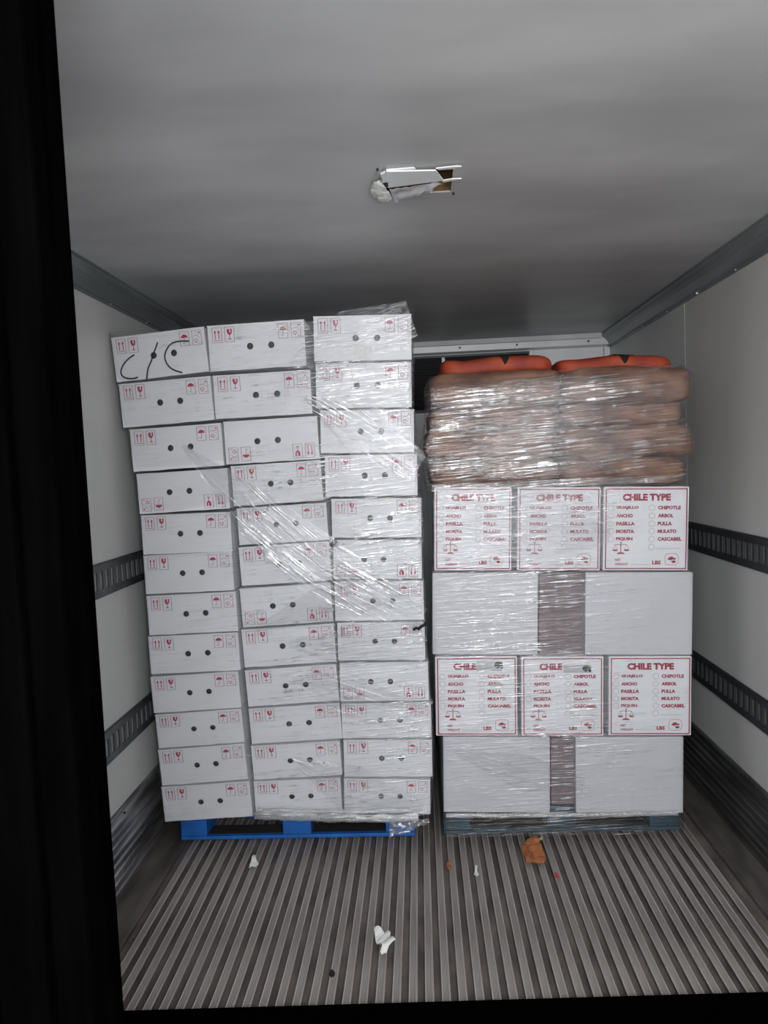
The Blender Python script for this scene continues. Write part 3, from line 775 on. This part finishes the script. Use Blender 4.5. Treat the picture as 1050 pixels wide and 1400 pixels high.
# bunched hem rolled at the foot of the stack
def hem(name, p0, p1, r, m, parent, y, seed, sag=0.0):
    bm = new(); uvl = bm.loops.layers.uv.new('UVMap'); n = 70; k = 10; rows = []
    for i in range(n+1):
        t = i/n; cx = p0[0]+(p1[0]-p0[0])*t; cz = p0[1]+(p1[1]-p0[1])*t - sag*math.sin(math.pi*t)
        row = []
        for j in range(k+1):
            a = 2*math.pi*j/k
            rr = r*(1+.45*noise.noise(Vector((t*14, math.cos(a)*1.5, math.sin(a)*1.5+seed))))
            row.append((bm.verts.new((cx, y-.01+.45*rr*math.sin(a), cz+rr*math.cos(a)*1.1)), t*(p1[0]-p0[0]), j*.01))
        rows.append(row)
    for a, b in zip(rows, rows[1:]):
        for j in range(k):
            q = (a[j], b[j], b[j+1], a[j+1]); f = bm.faces.new([t[0] for t in q])
            for lp, t in zip(f.loops, q): lp[uvl].uv = (t[1]+1.1, t[2])
    return link_mesh(name, bm, m, parent, True)
hem('film_hem', w2d(348, 1114), w2d(572, 1118), .016, M['film_roll'], fl, 3.025, 1, .004)
hem('film_hem', w2d(352, 1108), w2d(560, 1108), .010, M['film_roll'], fl, 3.03, 2, .006)
# tattered corner of film hanging at the right end of the hem
bm = new(); uvl = bm.loops.layers.uv.new('UVMap'); rows = []
for i in range(16):
    row = []
    for j in range(10):
        x = -.185+.17*i/15; z = .125-.075*j/9*(1-.75*(i/15))+.012*noise.noise(Vector((i*.4, j*.5, 2)))
        y = 3.02+.018*noise.noise(Vector((i*.35, j*.4, 9)))
        row.append(bm.verts.new((x, y, z)))
    rows.append(row)
for i in range(15):
    for j in range(9):
        f = bm.faces.new((rows[i][j], rows[i][j+1], rows[i+1][j+1], rows[i+1][j]))
        for lp in f.loops: lp[uvl].uv = (lp.vert.co.x+1.6, lp.vert.co.z)
link_mesh('film_tail', bm, M['film_roll'], fl, True)
# film cap bulging over the top edge
bm = new(); uvl = bm.loops.layers.uv.new('UVMap'); rows = []
for i in range(40):
    row = []
    for j in range(12):
        x = -.84+.85*i/39; t = j/11
        bul = max(0, math.sin(max(0, (i/39-.35)/.65)*math.pi))*.035
        z = 2.205+.022*(i/39)+.004+bul*math.sin(math.pi*min(1, t*1.2+.15))+.004*noise.noise(Vector((i*.3, j*.6, 5)))
        row.append(bm.verts.new((x, 2.955+.5*t, z)))
    rows.append(row)
for i in range(39):
    for j in range(11):
        f = bm.faces.new((rows[i][j], rows[i+1][j], rows[i+1][j+1], rows[i][j+1]))
        for lp in f.loops: lp[uvl].uv = (lp.vert.co.x+2.2, lp.vert.co.y-2.9)
link_mesh('film_cap', bm, M['film_left'], fl, True)
bm = new(); stroke(bm, [(0, 0), (.012, .008), (.022, .004), (.034, .014), (.048, .020), (.055, .034)], .012, y=0)
s = link_mesh('film_scrap', bm, M['sackprint'], fl); P = w2d(565, 858); s.location = (P[0], 2.975, P[1]); s['label'] = 'torn black scrap caught in the film'

fr_ = empty('stretch_film', (0, 0, 0)); tag(fr_, 'clear stretch film round the chili cartons, sacks and teal pallet', 'stretch film')
rl = [(.03, .036), (.12, .040), (.45, .046), (.475, .030), (.81, .028), (.83, .026), (1.17, .026), (1.19, .034), (1.52, .036), (1.56, .030), (1.63, .022), (1.69, .016), (1.74, .035), (1.80, .045), (1.86, .045), (1.92, .045), (1.97, .065), (2.0, .11)]
rr_ = [(.03, 1.05), (.12, 1.05), (.44, 1.055), (.455, 1.087), (.79, 1.097), (.81, 1.103), (1.13, 1.104), (1.15, 1.088), (1.49, 1.090), (1.54, 1.075), (1.58, 1.088), (1.64, 1.104), (1.70, 1.100), (1.745, 1.078), (1.80, 1.076), (1.86, 1.102), (1.93, 1.106), (1.96, 1.09), (2.0, 1.05)]
def profR(z):
    yf = YR-.014
    if z > 1.53: yf = 3.028-.010*math.cos((z-1.61)/.065*math.pi*.5)
    if z > 1.93: yf += (z-1.93)*1.1
    return lerp_rows(rl, z), lerp_rows(rr_, z), yf, YR+.56
film('film_sheet', M['film_right'], [.03+(1.53-.03)*i/70 for i in range(71)], profR, fr_, .0018, 5)
film('film_sheet', M['film_rightup'], [1.50+(1.972-1.50)*i/50 for i in range(51)], lambda z: (profR(z)[0]-.003, profR(z)[1]+.003, min(profR(z)[2], 3.04)-.006 if z <= 1.93 else profR(z)[2]-.006, profR(z)[3]), fr_, .005, 6)
hem('film_hem', w2d(610, 1119), w2d(930, 1116), .009, M['film_roll'], fr_, 3.055, 4, .003)
def yR(z): return YR-.012
band([w2d(620, 1030), w2d(720, 1060), w2d(800, 1075)], [.02, .16, .06], M['film_band'], fr_, yR, 6, .008)
band([w2d(600, 700), w2d(720, 715), w2d(835, 735)], [.06, .34, .06], M['film_band'], fr_, yR, 7, .010)

yS = lambda z: 3.022
band([w2d(596, 575), w2d(700, 560), w2d(800, 548), w2d(930, 535)], [.06, .24, .20, .03], M['film_band'], fr_, yS, 10, .010)
band([w2d(596, 640), w2d(700, 622), w2d(800, 612), w2d(930, 600)], [.04, .20, .20, .03], M['film_band'], fr_, yS, 11, .012)
band([w2d(640, 722), w2d(720, 722), w2d(800, 722), w2d(838, 722)], [.03, .31, .31, .03], M['film_band'], fr_, yR, 12, .013)

# ------------------------------------------------------------------ torn fixture in the ceiling
fx_ = empty('torn_light_housing', (.02, 2.11, 2.398)); tag(fx_, 'torn opening in the ceiling with a white strip panel hanging loose', 'ceiling fixture')
def poly3(bm, pts, th=.003):
    a = [bm.verts.new(p) for p in pts]; b = [bm.verts.new((p[0], p[1], p[2]-th)) for p in pts]; n = len(pts)
    bm.faces.new(a); bm.faces.new(b[::-1])
    for i in range(n): bm.faces.new((a[i], b[i], b[(i+1) % n], a[(i+1) % n]))
    bmesh.ops.recalc_face_normals(bm, faces=bm.faces)
def cpt(px, py, z=2.395):
    P = at(px, py, 2, z); return (P.x-.02, P.y-2.11, z-2.398)
bm = new(); poly3(bm, [cpt(528, 233), cpt(596, 231.5), cpt(606, 245), cpt(530, 255)], .004); link_mesh('white_panel', bm, M['whiteplastic'], fx_)
bm = new()
G = []
for i in range(14):
    row = []
    for j in range(6):
        a = Vector(cpt(532, 256)); b = Vector(cpt(606, 247)); c = Vector(cpt(540, 274, 2.385)); d = Vector(cpt(585, 262, 2.385))
        s, t = i/13, j/5; p = a.lerp(b, s).lerp(c.lerp(d, s), t); p.z += .012*noise.noise(Vector((i*.5, j*.7, 1)))-.004
        row.append(bm.verts.new(p))
    G.append(row)
for i in range(13):
    for j in range(5): bm.faces.new((G[i][j], G[i+1][j], G[i+1][j+1], G[i][j+1]))
link_mesh('hanging_sheet', bm, M['ceiling'], fx_, True)
bm = new(); poly3(bm, [cpt(520, 236), cpt(527, 233), cpt(530, 246), cpt(523, 247)], .006); link_mesh('bracket', bm, M['whiteplastic'], fx_)
bm = new(); poly3(bm, [cpt(524, 247), cpt(530, 246), cpt(531, 254), cpt(526, 255)], .004); link_mesh('end_socket', bm, M['darkmetal'], fx_)
for pts in ([(508,246),(522,248),(530,256),(520,262),(517,270),(510,266)], [(517,258),(534,258),(534,268),(522,274),(516,270)], ):
    bm = new(); bmesh.ops.create_icosphere(bm, subdivisions=3, radius=1)
    xs = [cpt(*p)[0] for p in pts]; ys = [cpt(*p)[1] for p in pts]
    cx, cy = sum(xs)/len(xs), sum(ys)/len(ys); rx = (max(xs)-min(xs))/2; ry = (max(ys)-min(ys))/2
    for v in bm.verts:
        d = 1+.42*noise.noise(v.co*1.7+Vector((len(pts), 0, 0)))
        v.co = Vector((cx+v.co.x*rx*d, cy+v.co.y*ry*d, -.009+v.co.z*.009*d))
    link_mesh('crumpled_tape', bm, M['paper'], fx_)
bm = new()
poly3(bm, [cpt(596, 229), cpt(624, 226), cpt(631, 226.5), cpt(620, 229.5), cpt(600, 231)], .003)
link_mesh('torn_shred', bm, M['whiteplastic'], fx_); bm = new()
poly3(bm, [cpt(604, 246), cpt(618, 243.5), cpt(631, 243), cpt(618, 246), cpt(606, 248)], .003)
link_mesh('torn_shred', bm, M['whiteplastic'], fx_)
bm = new(); poly3(bm, [cpt(566, 228, 2.399), cpt(528, 231, 2.399), cpt(530, 232.5, 2.397), cpt(568, 230, 2.397)], .003); link_mesh('torn_edge', bm, M['whiteplastic'], fx_)
for (a, b) in ((620, 265), (516, 232), (523, 273)):
    bm = new(); bmesh.ops.create_uvsphere(bm, u_segments=8, v_segments=6, radius=.004)
    o = link_mesh('rivet', bm, M['darkmetal'], fx_); o.location = cpt(a, b)
for (a, b) in ((123, 138), (864, 345), (840, 222), (700, 160), (470, 130), (330, 300)):
    pass

# ------------------------------------------------------------------ litter on the floor
def crumple(name, px, py, sx_, sy_, sz_, m, seed, label, cat, z0=.0232, rough=.5, rot=0):
    bm = new(); bmesh.ops.create_icosphere(bm, subdivisions=3, radius=1)
    for v in bm.verts:
        c = v.co.copy(); d = 1+rough*noise.noise(c*1.6+Vector((seed, 0, 0)))+rough*.4*noise.noise(c*4+Vector((0, seed, 0)))
        v.co = Vector((c.x*sx_*d, c.y*sy_*d, max(-.75, c.z*d)*sz_))
    zm = min(v.co.z for v in bm.verts)
    for v in bm.verts: v.co.z -= zm
    P = at(px, py, 2, z0)
    o = link_mesh(name, bm, m); o.location = (P.x, P.y, z0); o.rotation_euler = (0, 0, rot)
    tag(o, label, cat); return o
def sheet(name, pts, m, label, cat, lift, seed, z0=.0236):
    """a thin curled scrap, outline in floor metres round its centre"""
    P = [at(px, py, 2, z0) for px, py in pts]; c = sum(P, Vector())/len(P)
    bm = new(); a = [bm.verts.new((p.x-c.x, p.y-c.y, 0)) for p in P]; f = bm.faces.new(a)
    bmesh.ops.triangulate(bm, faces=[f]); bmesh.ops.subdivide_edges(bm, edges=bm.edges, cuts=3, use_grid_fill=True)
    for v in bm.verts: v.co.z = .002+lift*abs(noise.noise(Vector((v.co.x*18+seed, v.co.y*18, 0))))+lift*.6*(v.co.x*8)**2
    r = bmesh.ops.extrude_face_region(bm, geom=bm.faces[:]); 
    for v in r['geom']:
        if isinstance(v, bmesh.types.BMVert): v.co.z += .0015
    bmesh.ops.recalc_face_normals(bm, faces=bm.faces)
    o = link_mesh(name, bm, m); o.location = (c.x, c.y, z0-.0018); tag(o, label, cat); return o
o = sheet('crumpled_tissue', [(511,1274),(518,1273),(526,1277),(530,1274),(534,1278),(533,1286),(540,1295),(541,1297),(532,1300),(524,1307),(520,1305),(523,1299),(518,1295),(514,1290)], M['paper'], 'crumpled white tissue on the ribbed floor near the bottom edge', 'tissue', .045, 3)
sheet('leaf_scrap', [(713,1162),(719,1152),(726,1147),(735,1149),(740,1160),(747,1178),(744,1182),(730,1181),(720,1182),(716,1172)], M['leaf'], 'dry orange-brown scrap lying before the teal pallet', 'scrap', .03, 5)
sheet('paper_scrap', [(346,1171),(351,1170),(350,1177),(354,1182),(350,1186),(344,1185),(340,1188),(343,1180)], M['paper'], 'small white paper scrap on the floor before the blue pallet', 'scrap', .02, 7)
sheet('paper_scrap', [(650,1184),(653,1186),(652,1191),(655,1196),(652,1200),(648,1198),(649,1192)], M['paper'], 'tiny white scrap on the floor left of the orange-brown one', 'scrap', .02, 8)
sheet('orange_peel', [(612,1178),(616,1178),(617,1186),(616,1193),(612,1192),(610,1186)], M['leaf'], 'small narrow orange sliver on the floor below the gap between pallets', 'scrap', .02, 9)
sheet('red_scrap', [(758,1196),(761,1195),(764,1199),(766,1204),(762,1205),(760,1200)], M['redbit'], 'tiny red scrap on the floor right of the orange-brown one', 'scrap', .02, 10)
sheet('green_scrap', [(734,1149),(741,1145),(743,1147),(738,1151)], M['greenbit'], 'tiny pale green scrap touching the front of the teal pallet', 'scrap', .01, 11)
crumple('dark_crumb', 454, 1334, .008, .011, .009, M['sackprint'], 4, 'small dark crumb on the floor ribs, left of the tissue', 'crumb')
